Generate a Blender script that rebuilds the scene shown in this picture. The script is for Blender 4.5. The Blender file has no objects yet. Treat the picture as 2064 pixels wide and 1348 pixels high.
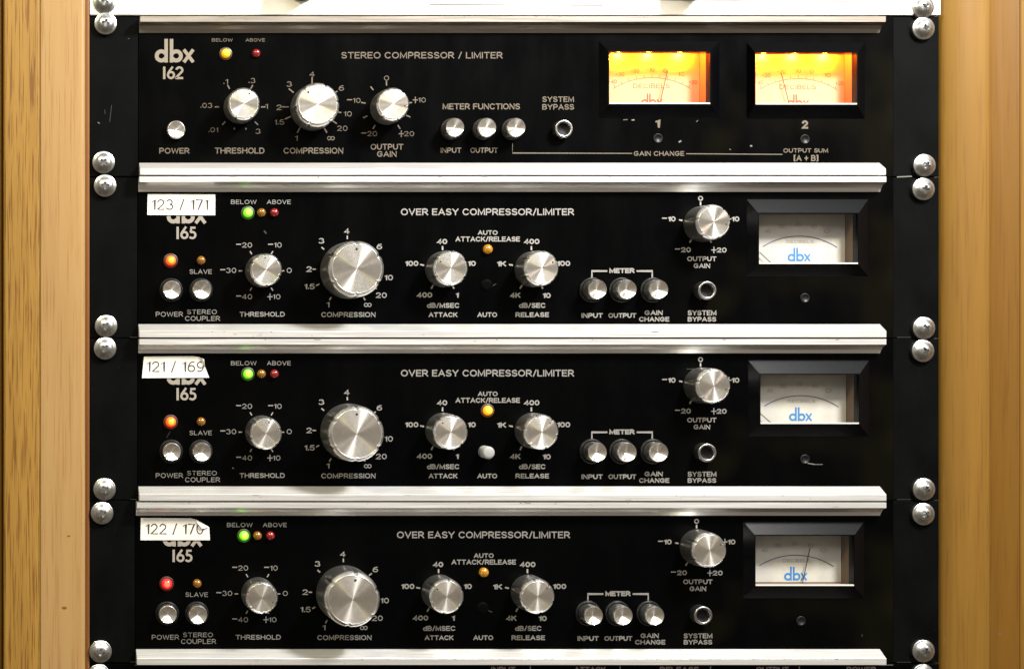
import bpy, bmesh, math, random
from mathutils import Vector, Matrix

random.seed(7)
scene = bpy.context.scene
COL = scene.collection
S = 0.0002817            # metres per photo pixel on the plane of the front panels (19 inch wide panels)
D = 0.90                 # camera to panel plane
VPX, VPY = 20.0, 700.0  # the point of the panels straight in front of the lens

# ------------------------------------------------------------------ camera, world, lamps, exposure
cam_d = bpy.data.cameras.new('camera')
cam = bpy.data.objects.new('camera', cam_d)
COL.objects.link(cam)
cam.location = ((VPX - 1032) * S, -D, (674 - VPY) * S)
cam.rotation_euler = (math.pi / 2, 0, 0)
cam_d.sensor_width = 36
cam_d.lens = 36 * D / (2064 * S)
cam_d.shift_x = (1032 - VPX) / 2064
cam_d.shift_y = (VPY - 674) / 2064
cam_d.clip_start = 0.01
cam_d.clip_end = 50
scene.camera = cam

world = bpy.data.worlds.new('World')
scene.world = world
world.use_nodes = True
bg = world.node_tree.nodes['Background']
_tc = world.node_tree.nodes.new('ShaderNodeTexCoord')
_sp = world.node_tree.nodes.new('ShaderNodeSeparateXYZ')
_rp = world.node_tree.nodes.new('ShaderNodeValToRGB')
_mr = world.node_tree.nodes.new('ShaderNodeMapRange')
_mr.inputs['From Min'].default_value = -1.0
_L = world.node_tree.links.new
_L(_tc.outputs['Generated'], _sp.inputs[0])
_L(_sp.outputs['Z'], _mr.inputs['Value'])
_L(_mr.outputs['Result'], _rp.inputs['Fac'])
for _i in range(2):
    _rp.color_ramp.elements.new(0.5)
for _i, (_p, _c) in enumerate([(0.0, (0.20, 0.15, 0.10)), (0.42, (0.42, 0.36, 0.29)), (0.62, (0.85, 0.81, 0.74)), (0.9, (1.0, 0.98, 0.94))]):
    _rp.color_ramp.elements[_i].position = _p
    _rp.color_ramp.elements[_i].color = (*_c, 1)
_L(_rp.outputs['Color'], bg.inputs[0])
bg.inputs[1].default_value = 0.55


def area(name, loc, target, sx, sy, power, color):
    l = bpy.data.lights.new(name, 'AREA')
    l.shape = 'RECTANGLE'
    l.size, l.size_y = sx, sy
    l.energy = power
    l.color = color
    o = bpy.data.objects.new(name, l)
    COL.objects.link(o)
    o.location = loc
    o.rotation_euler = (Vector(target) - Vector(loc)).to_track_quat('-Z', 'Y').to_euler()
    return o


area('ceiling_lamp', (0.34, -0.48, 0.60), (0.06, 0, 0.0), 0.15, 0.13, 21.0, (1.0, 0.985, 0.96))
area('warm_lamp', (-0.68, -0.68, 0.72), (0, 0, 0), 0.07, 0.07, 9.0, (1.0, 0.88, 0.50))
area('side_lamp', (0.95, -0.80, 0.42), (0, 0, 0), 0.10, 0.10, 3.0, (1.0, 0.84, 0.74))
area('room_lamp', (-0.10, -1.5, 1.0), (0, 0, 0), 1.0, 0.6, 11.0, (1.0, 0.975, 0.94))

scene.view_settings.view_transform = 'Standard'
scene.view_settings.look = 'None'
scene.view_settings.exposure = 0.0
scene.view_settings.gamma = 1.0
scene.cycles.use_denoising = True
scene.cycles.max_bounces = 8
scene.cycles.sample_clamp_indirect = 4


# ------------------------------------------------------------------ materials
def mat(name, color, rough=0.5, metal=0.0, spec=0.5, emit=None, estr=0.0):
    m = bpy.data.materials.new(name)
    m.use_nodes = True
    p = m.node_tree.nodes['Principled BSDF']
    p.inputs['Base Color'].default_value = (*color, 1)
    p.inputs['Roughness'].default_value = rough
    p.inputs['Metallic'].default_value = metal
    p.inputs['Specular IOR Level'].default_value = spec
    if emit:
        p.inputs['Emission Color'].default_value = (*emit, 1)
        p.inputs['Emission Strength'].default_value = estr
    return m


def nd(m, t, **kw):
    n = m.node_tree.nodes.new(t)
    for k, v in kw.items():
        setattr(n, k, v)
    return n


def lk(m, a, b):
    m.node_tree.links.new(a, b)


def P(m):
    return m.node_tree.nodes['Principled BSDF']


def coords(m, scale):
    tc = nd(m, 'ShaderNodeTexCoord')
    mp = nd(m, 'ShaderNodeMapping')
    mp.inputs['Scale'].default_value = scale
    lk(m, tc.outputs['Object'], mp.inputs['Vector'])
    return mp.outputs['Vector']


def noise(m, vec, sc, detail=4, rough=0.55, dist=0.0):
    n = nd(m, 'ShaderNodeTexNoise')
    n.inputs['Scale'].default_value = sc
    n.inputs['Detail'].default_value = detail
    n.inputs['Roughness'].default_value = rough
    n.inputs['Distortion'].default_value = dist
    lk(m, vec, n.inputs['Vector'])
    return n.outputs['Fac']


def ramp(m, fac, stops):
    r = nd(m, 'ShaderNodeValToRGB')
    e = r.color_ramp.elements
    while len(e) < len(stops):
        e.new(0.5)
    for i, (p, c) in enumerate(stops):
        e[i].position = p
        e[i].color = (*c, 1) if len(c) == 3 else c
    lk(m, fac, r.inputs['Fac'])
    return r.outputs['Color']


def mixc(m, a, b, fac, mode='MIX'):
    n = nd(m, 'ShaderNodeMix', data_type='RGBA', blend_type=mode)
    if isinstance(fac, float):
        n.inputs['Factor'].default_value = fac
    else:
        lk(m, fac, n.inputs['Factor'])
    lk(m, a, n.inputs['A'])
    lk(m, b, n.inputs['B'])
    return n.outputs['Result']


def bump(m, fac, strength, dist=0.0005):
    b = nd(m, 'ShaderNodeBump')
    b.inputs['Strength'].default_value = strength
    b.inputs['Distance'].default_value = dist
    lk(m, fac, b.inputs['Height'])
    lk(m, b.outputs['Normal'], P(m).inputs['Normal'])


# black anodised / painted panels: dust, smears and very fine orange peel
def black_metal(name, lo, hi, rough, scl, spec):
    m = mat(name, hi, rough, spec=spec)
    f = noise(m, coords(m, (1, 1, 1)), scl, 6, 0.65)
    lk(m, ramp(m, f, [(0.35, lo), (0.75, hi)]), P(m).inputs['Base Color'])
    g = noise(m, coords(m, (1, 1, 0.35)), 60, 4)
    r = ramp(m, g, [(0.3, (rough * 0.8,) * 3), (0.75, (rough * 1.35,) * 3)])
    lk(m, r, P(m).inputs['Roughness'])
    bump(m, noise(m, coords(m, (1, 1, 1)), 2600, 2), 0.12, 0.0002)
    return m


def dust_or_reflection(m, col, sc, lo, hi):
    p = P(m).inputs['Base Color']
    src = p.links[0].from_socket
    d = nd(m, 'ShaderNodeRGB')
    d.outputs[0].default_value = (*col, 1)
    mask = ramp(m, noise(m, coords(m, (1, 1, 1)), sc, 3, 0.7), [(lo, (0, 0, 0)), (hi, (1, 1, 1))])
    lk(m, mixc(m, src, d.outputs[0], mask), p)


M_panel = black_metal('black_panel', (0.0004, 0.0004, 0.0005), (0.0010, 0.0010, 0.0010), 0.30, 18, 0.032)
M_ear = black_metal('black_ear', (0.0008, 0.0009, 0.001), (0.0024, 0.0026, 0.0027), 0.5, 26, 0.04)
dust_or_reflection(M_panel, (0.0045, 0.0042, 0.0016), 7, 0.55, 0.75)  # olive patches: reflections painted into the panel colour
dust_or_reflection(M_panel, (0.03, 0.029, 0.027), 700, 0.74, 0.82)
dust_or_reflection(M_ear, (0.02, 0.02, 0.02), 420, 0.70, 0.80)
M_plastic = mat('black_plastic', (0.0007, 0.00075, 0.0011), 0.27, spec=0.11)
bump(M_plastic, noise(M_plastic, coords(M_plastic, (1, 1, 1)), 1800, 2), 0.15, 0.0002)
M_dark = mat('dark_hollow', (0.001, 0.001, 0.001), 0.6, spec=0.02)
M_ring = mat('black_bushing', (0.004, 0.004, 0.0045), 0.42, spec=0.25)

# satin aluminium rails, drawn lengthwise, a little dirty
def rail_mat(name, lo, hi, dirt):
    m = mat(name, hi, 0.34, 0.72)
    f = noise(m, coords(m, (1.2, 60, 60)), 22, 5, 0.6)
    d = noise(m, coords(m, (1, 1, 2.5)), 55, 6, 0.7)
    c1 = ramp(m, f, [(0.3, lo), (0.7, hi)])
    c2 = ramp(m, d, [(0.24, dirt), (0.34, (1, 1, 1))])
    lk(m, mixc(m, c1, c2, 1.0, 'MULTIPLY'), P(m).inputs['Base Color'])
    lk(m, ramp(m, f, [(0.3, (0.28,) * 3), (0.7, (0.42,) * 3)]), P(m).inputs['Roughness'])
    bump(m, f, 0.08, 0.0003)
    return m


M_rail = rail_mat('satin_aluminium', (0.68, 0.67, 0.65), (0.84, 0.83, 0.81), (0.6, 0.56, 0.5))
M_dimrail = rail_mat('shaded_aluminium', (0.26, 0.225, 0.19), (0.34, 0.30, 0.255), (0.6, 0.55, 0.5))  # darker copy for one top rail, its shade put into the colour

# turned aluminium: concentric lathe marks give the radial streaks
M_turned = mat('turned_aluminium', (0.88, 0.84, 0.77), 0.30, 1.0)
P(M_turned).inputs['Anisotropic'].default_value = 0.90
P(M_turned).inputs['Anisotropic Rotation'].default_value = 0.25
_oi = nd(M_turned, 'ShaderNodeObjectInfo')
_rr = nd(M_turned, 'ShaderNodeMapRange')
_rr.inputs['To Min'].default_value = 0.24
_rr.inputs['To Max'].default_value = 0.33
lk(M_turned, _oi.outputs['Random'], _rr.inputs['Value'])
lk(M_turned, _rr.outputs['Result'], P(M_turned).inputs['Roughness'])
_t = nd(M_turned, 'ShaderNodeTangent', direction_type='RADIAL', axis='Y')
lk(M_turned, _t.outputs['Tangent'], P(M_turned).inputs['Tangent'])
lk(M_turned, ramp(M_turned, noise(M_turned, coords(M_turned, (1, 1, 1)), 300, 5, 0.7),
                  [(0.25, (0.74, 0.70, 0.62)), (0.6, (0.90, 0.86, 0.79))]), P(M_turned).inputs['Base Color'])
M_alu = mat('polished_aluminium', (0.74, 0.73, 0.70), 0.24, 1.0)
lk(M_alu, ramp(M_alu, noise(M_alu, coords(M_alu, (1, 1, 1)), 420, 4), [(0.3, (0.2,) * 3), (0.7, (0.36,) * 3)]),
   P(M_alu).inputs['Roughness'])
M_knob = mat('satin_knob', (0.68, 0.67, 0.645), 0.33, 1.0)
M_tube = mat('dull_tube', (0.30, 0.30, 0.29), 0.32, 1.0)
M_screw = mat('zinc_screw', (0.6, 0.61, 0.6), 0.29, 1.0)
lk(M_screw, ramp(M_screw, noise(M_screw, coords(M_screw, (1, 1, 1)), 500, 4), [(0.3, (0.34, 0.35, 0.34)), (0.7, (0.60, 0.60, 0.585))]),
   P(M_screw).inputs['Base Color'])
M_tick = mat('pointer_dot', (0.01, 0.01, 0.012), 0.5)
M_ink = mat('white_print', (0.35, 0.335, 0.31), 0.44, 0.8)
M_tan = mat('beige_print', (0.105, 0.085, 0.062), 0.5, spec=0.3)  # beige and darker than the print on the other units
M_tan2 = mat('maker_print', (0.20, 0.17, 0.135), 0.5, spec=0.3)
M_tan3 = mat('maker_print_pale', (0.25, 0.225, 0.195), 0.5, spec=0.3)
M_nick = mat('rail_nick', (0.10, 0.085, 0.07), 0.6)
M_scuff = mat('bare_scuff', (0.17, 0.165, 0.155), 0.4, 0.5)
M_scratch = mat('faint_scratch', (0.013, 0.013, 0.012), 0.5)

M_paper = mat('label_paper', (0.80, 0.78, 0.72), 0.6, spec=0.3)
lk(M_paper, ramp(M_paper, noise(M_paper, coords(M_paper, (1, 1, 1)), 90, 5), [(0.3, (0.56, 0.54, 0.49)), (0.65, (0.66, 0.645, 0.61))]),
   P(M_paper).inputs['Base Color'])
M_toner = mat('label_toner', (0.035, 0.03, 0.028), 0.6)
M_white = mat('white_enamel', (0.80, 0.79, 0.76), 0.38, spec=0.4)
lk(M_white, ramp(M_white, noise(M_white, coords(M_white, (1, 1, 1)), 35, 6, 0.65), [(0.25, (0.70, 0.68, 0.62)), (0.6, (0.81, 0.80, 0.77))]),
   P(M_white).inputs['Base Color'])
M_line = mat('grey_print', (0.06, 0.05, 0.05), 0.5)
M_glowprint = mat('glow_red_print', (0.22, 0.045, 0.02), 0.6)  # dial print reddened by the bulbs' orange glow, put into the colour
M_card = mat('dial_card', (0.50, 0.48, 0.44), 0.7, spec=0.2)
lk(M_card, ramp(M_card, noise(M_card, coords(M_card, (1, 1, 1)), 130, 5), [(0.3, (0.40, 0.385, 0.345)), (0.7, (0.46, 0.445, 0.41))]),
   P(M_card).inputs['Base Color'])
M_edgeglint = mat('edge_glint', (0.5, 0.48, 0.44), 0.3)  # pale strip, a highlight of the lower edge put into the colour
M_navy = mat('dial_navy', (0.03, 0.05, 0.12), 0.6)
M_faint = mat('dial_faint', (0.22, 0.215, 0.2), 0.6)
M_blue = mat('dial_blue', (0.02, 0.15, 0.38), 0.6)
M_house = mat('meter_inside', (0.13, 0.085, 0.06), 0.6)

M_glowcard = mat('glow_tinted_card', (0.44, 0.315, 0.19), 0.7, spec=0.2)  # card for lit meters, orange glow put into its colour
M_glass = bpy.data.materials.new('clear_window')
M_glass.use_nodes = True
_n = M_glass.node_tree.nodes
_n.clear()
_o = _n.new('ShaderNodeOutputMaterial'); _tr = _n.new('ShaderNodeBsdfTransparent')
_gl = _n.new('ShaderNodeBsdfGlossy'); _gl.inputs['Roughness'].default_value = 0.05
_mx = _n.new('ShaderNodeMixShader'); _mx.inputs[0].default_value = 0.035
_tr.inputs[0].default_value = (0.96, 0.96, 0.95, 1)
M_glass.node_tree.links.new(_tr.outputs[0], _mx.inputs[1])
M_glass.node_tree.links.new(_gl.outputs[0], _mx.inputs[2])
M_glass.node_tree.links.new(_mx.outputs[0], _o.inputs[0])


def led(name, body, core, cs, rim, rs):
    a = mat(name + '_core', body, 0.25, emit=core, estr=cs)
    b = mat(name + '_rim', body, 0.25, emit=rim, estr=rs)
    return a, b


LED = {
    'green': led('lit_green', (0.2, 0.6, 0.05), (0.62, 1.0, 0.04), 1.35, (0.12, 0.75, 0.0), 0.8),
    'yellow': led('lit_yellow', (0.6, 0.4, 0.02), (1.0, 0.78, 0.02), 1.4, (0.9, 0.38, 0.0), 0.7),
    'orange': led('lit_orange', (0.6, 0.2, 0.02), (1.0, 0.30, 0.03), 1.5, (1.0, 0.018, 0.0), 1.0),
    'red': led('lit_red', (0.6, 0.03, 0.02), (1.0, 0.20, 0.10), 1.3, (0.95, 0.006, 0.008), 0.9),
    'amber': led('lit_amber', (0.6, 0.3, 0.02), (1.0, 0.55, 0.01), 1.5, (0.9, 0.26, 0.0), 0.9),
    'amber_off': (mat('amber_lens', (0.17, 0.07, 0.003), 0.16, spec=0.8),) * 2,
    'amber_dim': (mat('amber_dim_lens', (0.26, 0.115, 0.003), 0.16, spec=0.8, emit=(1, 0.42, 0.0), estr=0.06),) * 2,
    'red_off': (mat('red_lens', (0.16, 0.006, 0.006), 0.16, spec=0.8),) * 2,
}


def wood(name, lo, mid, hi, pore, grain, pores, knot=None, cut=0.33):
    m = mat(name, mid, 0.42, spec=0.35)
    v = coords(m, (1, 1, 0.045))
    warp = noise(m, coords(m, (1, 1, 0.3)), 14, 3)
    f = noise(m, v, grain, 6, 0.62, 0.5)
    base = ramp(m, f, [(0.28, lo), (0.5, mid), (0.72, hi)])
    wv = coords(m, (1, 1, 0.022))
    pf = noise(m, wv, pores, 3, 0.6, 0.0)
    pc = ramp(m, pf, [(cut, pore), (cut + 0.08, (1, 1, 1))])
    big = ramp(m, warp, [(0.3, (0.86, 0.84, 0.80)), (0.7, (1.0, 1.0, 1.0))])
    c = mixc(m, base, pc, 0.75, 'MULTIPLY')
    c = mixc(m, c, big, 1.0, 'MULTIPLY')
    if knot:
        tc = nd(m, 'ShaderNodeTexCoord')
        for (kx, kz, kr) in knot:
            vm = nd(m, 'ShaderNodeVectorMath', operation='SUBTRACT')
            vm.inputs[1].default_value = (kx, 0, kz)
            lk(m, tc.outputs['Object'], vm.inputs[0])
            mp = nd(m, 'ShaderNodeMapping')
            mp.inputs['Scale'].default_value = (1 / kr, 0, 1.7 / kr)
            mp.inputs['Rotation'].default_value = (0, 0.4, 0)
            lk(m, vm.outputs[0], mp.inputs['Vector'])
            ln = nd(m, 'ShaderNodeVectorMath', operation='LENGTH')
            lk(m, mp.outputs[0], ln.inputs[0])
            mask = ramp(m, ln.outputs['Value'], [(0.55, (1, 1, 1)), (1.0, (0, 0, 0))])
            dk = nd(m, 'ShaderNodeRGB')
            dk.outputs[0].default_value = (0.13, 0.05, 0.018, 1)
            c = mixc(m, c, dk.outputs[0], mask)
    lk(m, c, P(m).inputs['Base Color'])
    bump(m, pf, 0.12, 0.0004)
    return m


def wx(px): return (px - 1032) * S
def wz(py): return (674 - py) * S


M_oak = wood('yellow_oak', (0.2299, 0.1223, 0.0218), (0.2661, 0.1471, 0.0284), (0.2903, 0.1665, 0.0351), (0.40, 0.26, 0.14), 160, 1100, None, 0.405)
M_pink = wood('pale_timber', (0.2898, 0.1729, 0.0642), (0.3161, 0.1921, 0.0736), (0.3311, 0.2075, 0.0818), (0.80, 0.70, 0.60), 160, 1000,
              [(wx(129), wz(196), 0.0018), (wx(138), wz(52), 0.0011)], 0.37)
M_tanwood = wood('tan_timber', (0.1410, 0.0705, 0.0082), (0.1586, 0.0795, 0.0101), (0.1727, 0.0887, 0.0123), (0.82, 0.74, 0.62), 140, 800, None, 0.37)
M_brown = wood('brown_timber', (0.1064, 0.0475, 0.0030), (0.1199, 0.0541, 0.0037), (0.1289, 0.0600, 0.0048), (0.82, 0.74, 0.62), 140, 800,
               [(wx(2011), wz(249), 0.0016), (wx(2014), wz(1028), 0.0016)], 0.37)
M_edgeshade = wood('shaded_edge', (0.10, 0.035, 0.008), (0.15, 0.055, 0.012), (0.2, 0.08, 0.02), (0.8, 0.7, 0.6), 85, 260)
M_steel = mat('rack_steel', (0.012, 0.011, 0.010), 0.6)


# ------------------------------------------------------------------ geometry helpers
def W(px, py, f=0.0):
    """A photo pixel seen on the plane that lies f metres in front of the panels."""
    k = (D - f) / D
    return Vector(((VPX + (px - VPX) * k - 1032) * S, -f, (674 - VPY - (py - VPY) * k) * S))


class MB:
    def __init__(self):
        self.bm = bmesh.new()
        self.mats = []

    def mi(self, m):
        if m not in self.mats:
            self.mats.append(m)
        return self.mats.index(m)

    def face(self, pts, m, smooth=False):
        f = self.bm.faces.new([self.bm.verts.new(p) for p in pts])
        f.material_index = self.mi(m)
        f.smooth = smooth
        return f

    def box(self, x0, x1, y0, y1, z0, z1, m):
        v = [self.bm.verts.new((x, y, z)) for x in (x0, x1) for y in (y0, y1) for z in (z0, z1)]
        for idx in ((0, 1, 3, 2), (4, 6, 7, 5), (0, 4, 5, 1), (2, 3, 7, 6), (0, 2, 6, 4), (1, 5, 7, 3)):
            f = self.bm.faces.new([v[i] for i in idx])
            f.material_index = self.mi(m)

    def plate(self, x0, x1, yf, yb, z0, z1, m, holes=()):
        """Sheet with its front at yf, pierced by rectangular holes."""
        xs = sorted({x0, x1, *[h[0] for h in holes], *[h[1] for h in holes]})
        zs = sorted({z0, z1, *[h[2] for h in holes], *[h[3] for h in holes]})
        for i in range(len(xs) - 1):
            for j in range(len(zs) - 1):
                cx, cz = (xs[i] + xs[i + 1]) / 2, (zs[j] + zs[j + 1]) / 2
                if any(h[0] < cx < h[1] and h[2] < cz < h[3] for h in holes):
                    continue
                self.face([(xs[i], yf, zs[j]), (xs[i + 1], yf, zs[j]), (xs[i + 1], yf, zs[j + 1]), (xs[i], yf, zs[j + 1])], m)
        for (a, b, c, d) in [(x0, x1, z0, z1)]:
            self.face([(a, yf, c), (a, yf, d), (a, yb, d), (a, yb, c)], m)
            self.face([(b, yf, c), (b, yb, c), (b, yb, d), (b, yf, d)], m)
            self.face([(a, yf, d), (b, yf, d), (b, yb, d), (a, yb, d)], m)
            self.face([(a, yf, c), (a, yb, c), (b, yb, c), (b, yf, c)], m)

    def lathe(self, prof, m, n=64, rad=None, smooth=True, mfun=None):
        """prof: (radius, height) pairs, turned about the axis that points out of the panel (-Y)."""
        rings = []
        for (r, h) in prof:
            if r <= 1e-9:
                rings.append([self.bm.verts.new((0, -h, 0))])
                continue
            ring = []
            for i in range(n):
                a = 2 * math.pi * i / n
                rr = r * (rad(a, h) if rad else 1)
                ring.append(self.bm.verts.new((rr * math.sin(a), -h, rr * math.cos(a))))
            rings.append(ring)
        for k in range(len(rings) - 1):
            A, B = rings[k], rings[k + 1]
            mm = mfun(k) if mfun else m
            for i in range(n):
                j = (i + 1) % n
                if len(A) == 1 and len(B) == 1:
                    continue
                if len(B) == 1:
                    vs = [A[i], A[j], B[0]]
                elif len(A) == 1:
                    vs = [A[0], B[j], B[i]]
                else:
                    vs = [A[i], A[j], B[j], B[i]]
                f = self.bm.faces.new(vs)
                f.smooth = smooth
                f.material_index = self.mi(mm)

    def mesh(self, name, sharp=35, recalc=True):
        bm = self.bm
        if recalc:
            bmesh.ops.recalc_face_normals(bm, faces=bm.faces)
        me = bpy.data.meshes.new(name)
        for e in bm.edges:
            if len(e.link_faces) == 2 and e.calc_face_angle(0) > math.radians(sharp):
                e.smooth = False
        bm.to_mesh(me)
        bm.free()
        for m in self.mats:
            me.materials.append(m)
        return me


def link(name, me, parent=None, loc=(0, 0, 0), roty=0.0, label=None):
    o = bpy.data.objects.new(name, me)
    COL.objects.link(o)
    o.location = loc
    o.rotation_euler = (0, roty, 0)
    if parent:
        o.parent = parent
    if label:
        o['label'] = label
    return o


# ------------------------------------------------------------------ printing: words as flat ink sheets
def _e(cx, cy, rx, ry, a0, a1, n=14):
    return [(cx + rx * math.cos(math.radians(a0 + (a1 - a0) * i / n)), cy + ry * math.sin(math.radians(a0 + (a1 - a0) * i / n)))
            for i in range(n + 1)]


# plain wide capitals and figures as single strokes: width, then polylines in a box one unit high ('o' first = closed loop)
GLYPH = {
    'A': (1.1, [[(0, 0), (0.55, 1), (1.1, 0)], [(0.2, 0.32), (0.9, 0.32)]]),
    'B': (0.92, [[(0, 0.0), (0, 1)], [(0, 1), (0.5, 1)] + _e(0.5, 0.76, 0.34, 0.24, 90, -90) + [(0, 0.52)], [(0.5, 0.52)] + _e(0.52, 0.26, 0.4, 0.26, 90, -90) + [(0, 0)]]),
    'C': (1.05, [_e(0.55, 0.5, 0.55, 0.5, 42, 318, 20)]),
    'D': (1.0, [[(0, 0), (0, 1)], [(0, 1), (0.45, 1)] + _e(0.45, 0.5, 0.55, 0.5, 90, -90) + [(0, 0)]]),
    'E': (0.8, [[(0.8, 1), (0, 1), (0, 0), (0.8, 0)], [(0, 0.52), (0.7, 0.52)]]),
    'F': (0.78, [[(0.78, 1), (0, 1), (0, 0)], [(0, 0.5), (0.68, 0.5)]]),
    'G': (1.1, [_e(0.55, 0.5, 0.55, 0.5, 42, 340, 20) + [(1.07, 0.45), (0.62, 0.45)]]),
    'H': (1.0, [[(0, 0), (0, 1)], [(1, 0), (1, 1)], [(0, 0.52), (1, 0.52)]]),
    'I': (0.0, [[(0, 0), (0, 1)]]),
    'K': (0.95, [[(0, 0), (0, 1)], [(0.9, 1), (0, 0.38)], [(0.32, 0.6), (0.95, 0)]]),
    'L': (0.75, [[(0, 1), (0, 0), (0.75, 0)]]),
    'M': (1.2, [[(0, 0), (0.06, 1), (0.6, 0.1), (1.14, 1), (1.2, 0)]]),
    'N': (1.0, [[(0, 0), (0, 1), (1, 0), (1, 1)]]),
    'O': (1.15, [['o'] + _e(0.575, 0.5, 0.575, 0.5, 0, 345, 23)]),
    'P': (0.88, [[(0, 0), (0, 1)], [(0, 1), (0.5, 1)] + _e(0.5, 0.72, 0.38, 0.28, 90, -90) + [(0, 0.44)]]),
    'R': (0.95, [[(0, 0), (0, 1)], [(0, 1), (0.5, 1)] + _e(0.5, 0.73, 0.38, 0.27, 90, -90) + [(0, 0.46)], [(0.45, 0.46), (0.95, 0)]]),
    'S': (0.88, [_e(0.44, 0.755, 0.40, 0.245, 25, 270) + _e(0.44, 0.255, 0.44, 0.255, 90, -155)]),
    'T': (0.95, [[(0, 1), (0.95, 1)], [(0.475, 1), (0.475, 0)]]),
    'U': (0.98, [[(0, 1), (0, 0.42)] + _e(0.49, 0.42, 0.49, 0.42, 180, 360) + [(0.98, 1)]]),
    'V': (1.05, [[(0, 1), (0.525, 0), (1.05, 1)]]),
    'W': (1.5, [[(0, 1), (0.38, 0), (0.75, 0.95), (1.12, 0), (1.5, 1)]]),
    'Y': (1.0, [[(0, 1), (0.5, 0.45), (1, 1)], [(0.5, 0.45), (0.5, 0)]]),
    'd': (0.8, [['o'] + _e(0.4, 0.33, 0.4, 0.33, 0, 340, 17), [(0.8, 0), (0.8, 1)]]),
    '0': (0.85, [['o'] + _e(0.425, 0.5, 0.425, 0.5, 0, 345, 23)]),
    '1': (0.32, [[(0, 0.8), (0.32, 1), (0.32, 0)]]),
    '2': (0.85, [_e(0.42, 0.72, 0.4, 0.28, 165, -35) + [(0, 0), (0.85, 0)]]),
    '3': (0.82, [_e(0.38, 0.755, 0.36, 0.245, 150, -80) + _e(0.38, 0.265, 0.44, 0.265, 80, -150)]),
    '4': (0.9, [[(0.64, 0), (0.64, 1), (0, 0.3), (0.9, 0.3)]]),
    '5': (0.84, [[(0.76, 1), (0.14, 1), (0.07, 0.52)] + _e(0.4, 0.31, 0.44, 0.31, 130, -150)]),
    '6': (0.85, [['o'] + _e(0.425, 0.31, 0.425, 0.31, 0, 340, 17), [(0.02, 0.38)] + _e(0.62, 0.32, 0.6, 0.68, 165, 75, 7)]),
    '7': (0.8, [[(0, 1), (0.8, 1), (0.28, 0)]]),
    '8': (0.82, [['o'] + _e(0.41, 0.76, 0.36, 0.24, 0, 340, 17), ['o'] + _e(0.41, 0.26, 0.41, 0.26, 0, 340, 17)]),
    '9': (0.85, [['o'] + _e(0.425, 0.69, 0.425, 0.31, 0, 340, 17), [(0.83, 0.62)] + _e(0.23, 0.68, 0.6, 0.68, -15, -105, 7)]),
    '.': (0.0, [[(0, 0.0), (0, 0.14)]]),
    '/': (0.5, [[(0, -0.05), (0.5, 1.05)]]),
    '+': (0.7, [[(0, 0.48), (0.7, 0.48)], [(0.35, 0.13), (0.35, 0.83)]]),
    '-': (0.6, [[(0, 0.48), (0.6, 0.48)]]),
    '[': (0.25, [[(0.25, 1.1), (0, 1.1), (0, -0.1), (0.25, -0.1)]]),
    ']': (0.25, [[(0, 1.1), (0.25, 1.1), (0.25, -0.1), (0, -0.1)]]),
}


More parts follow.
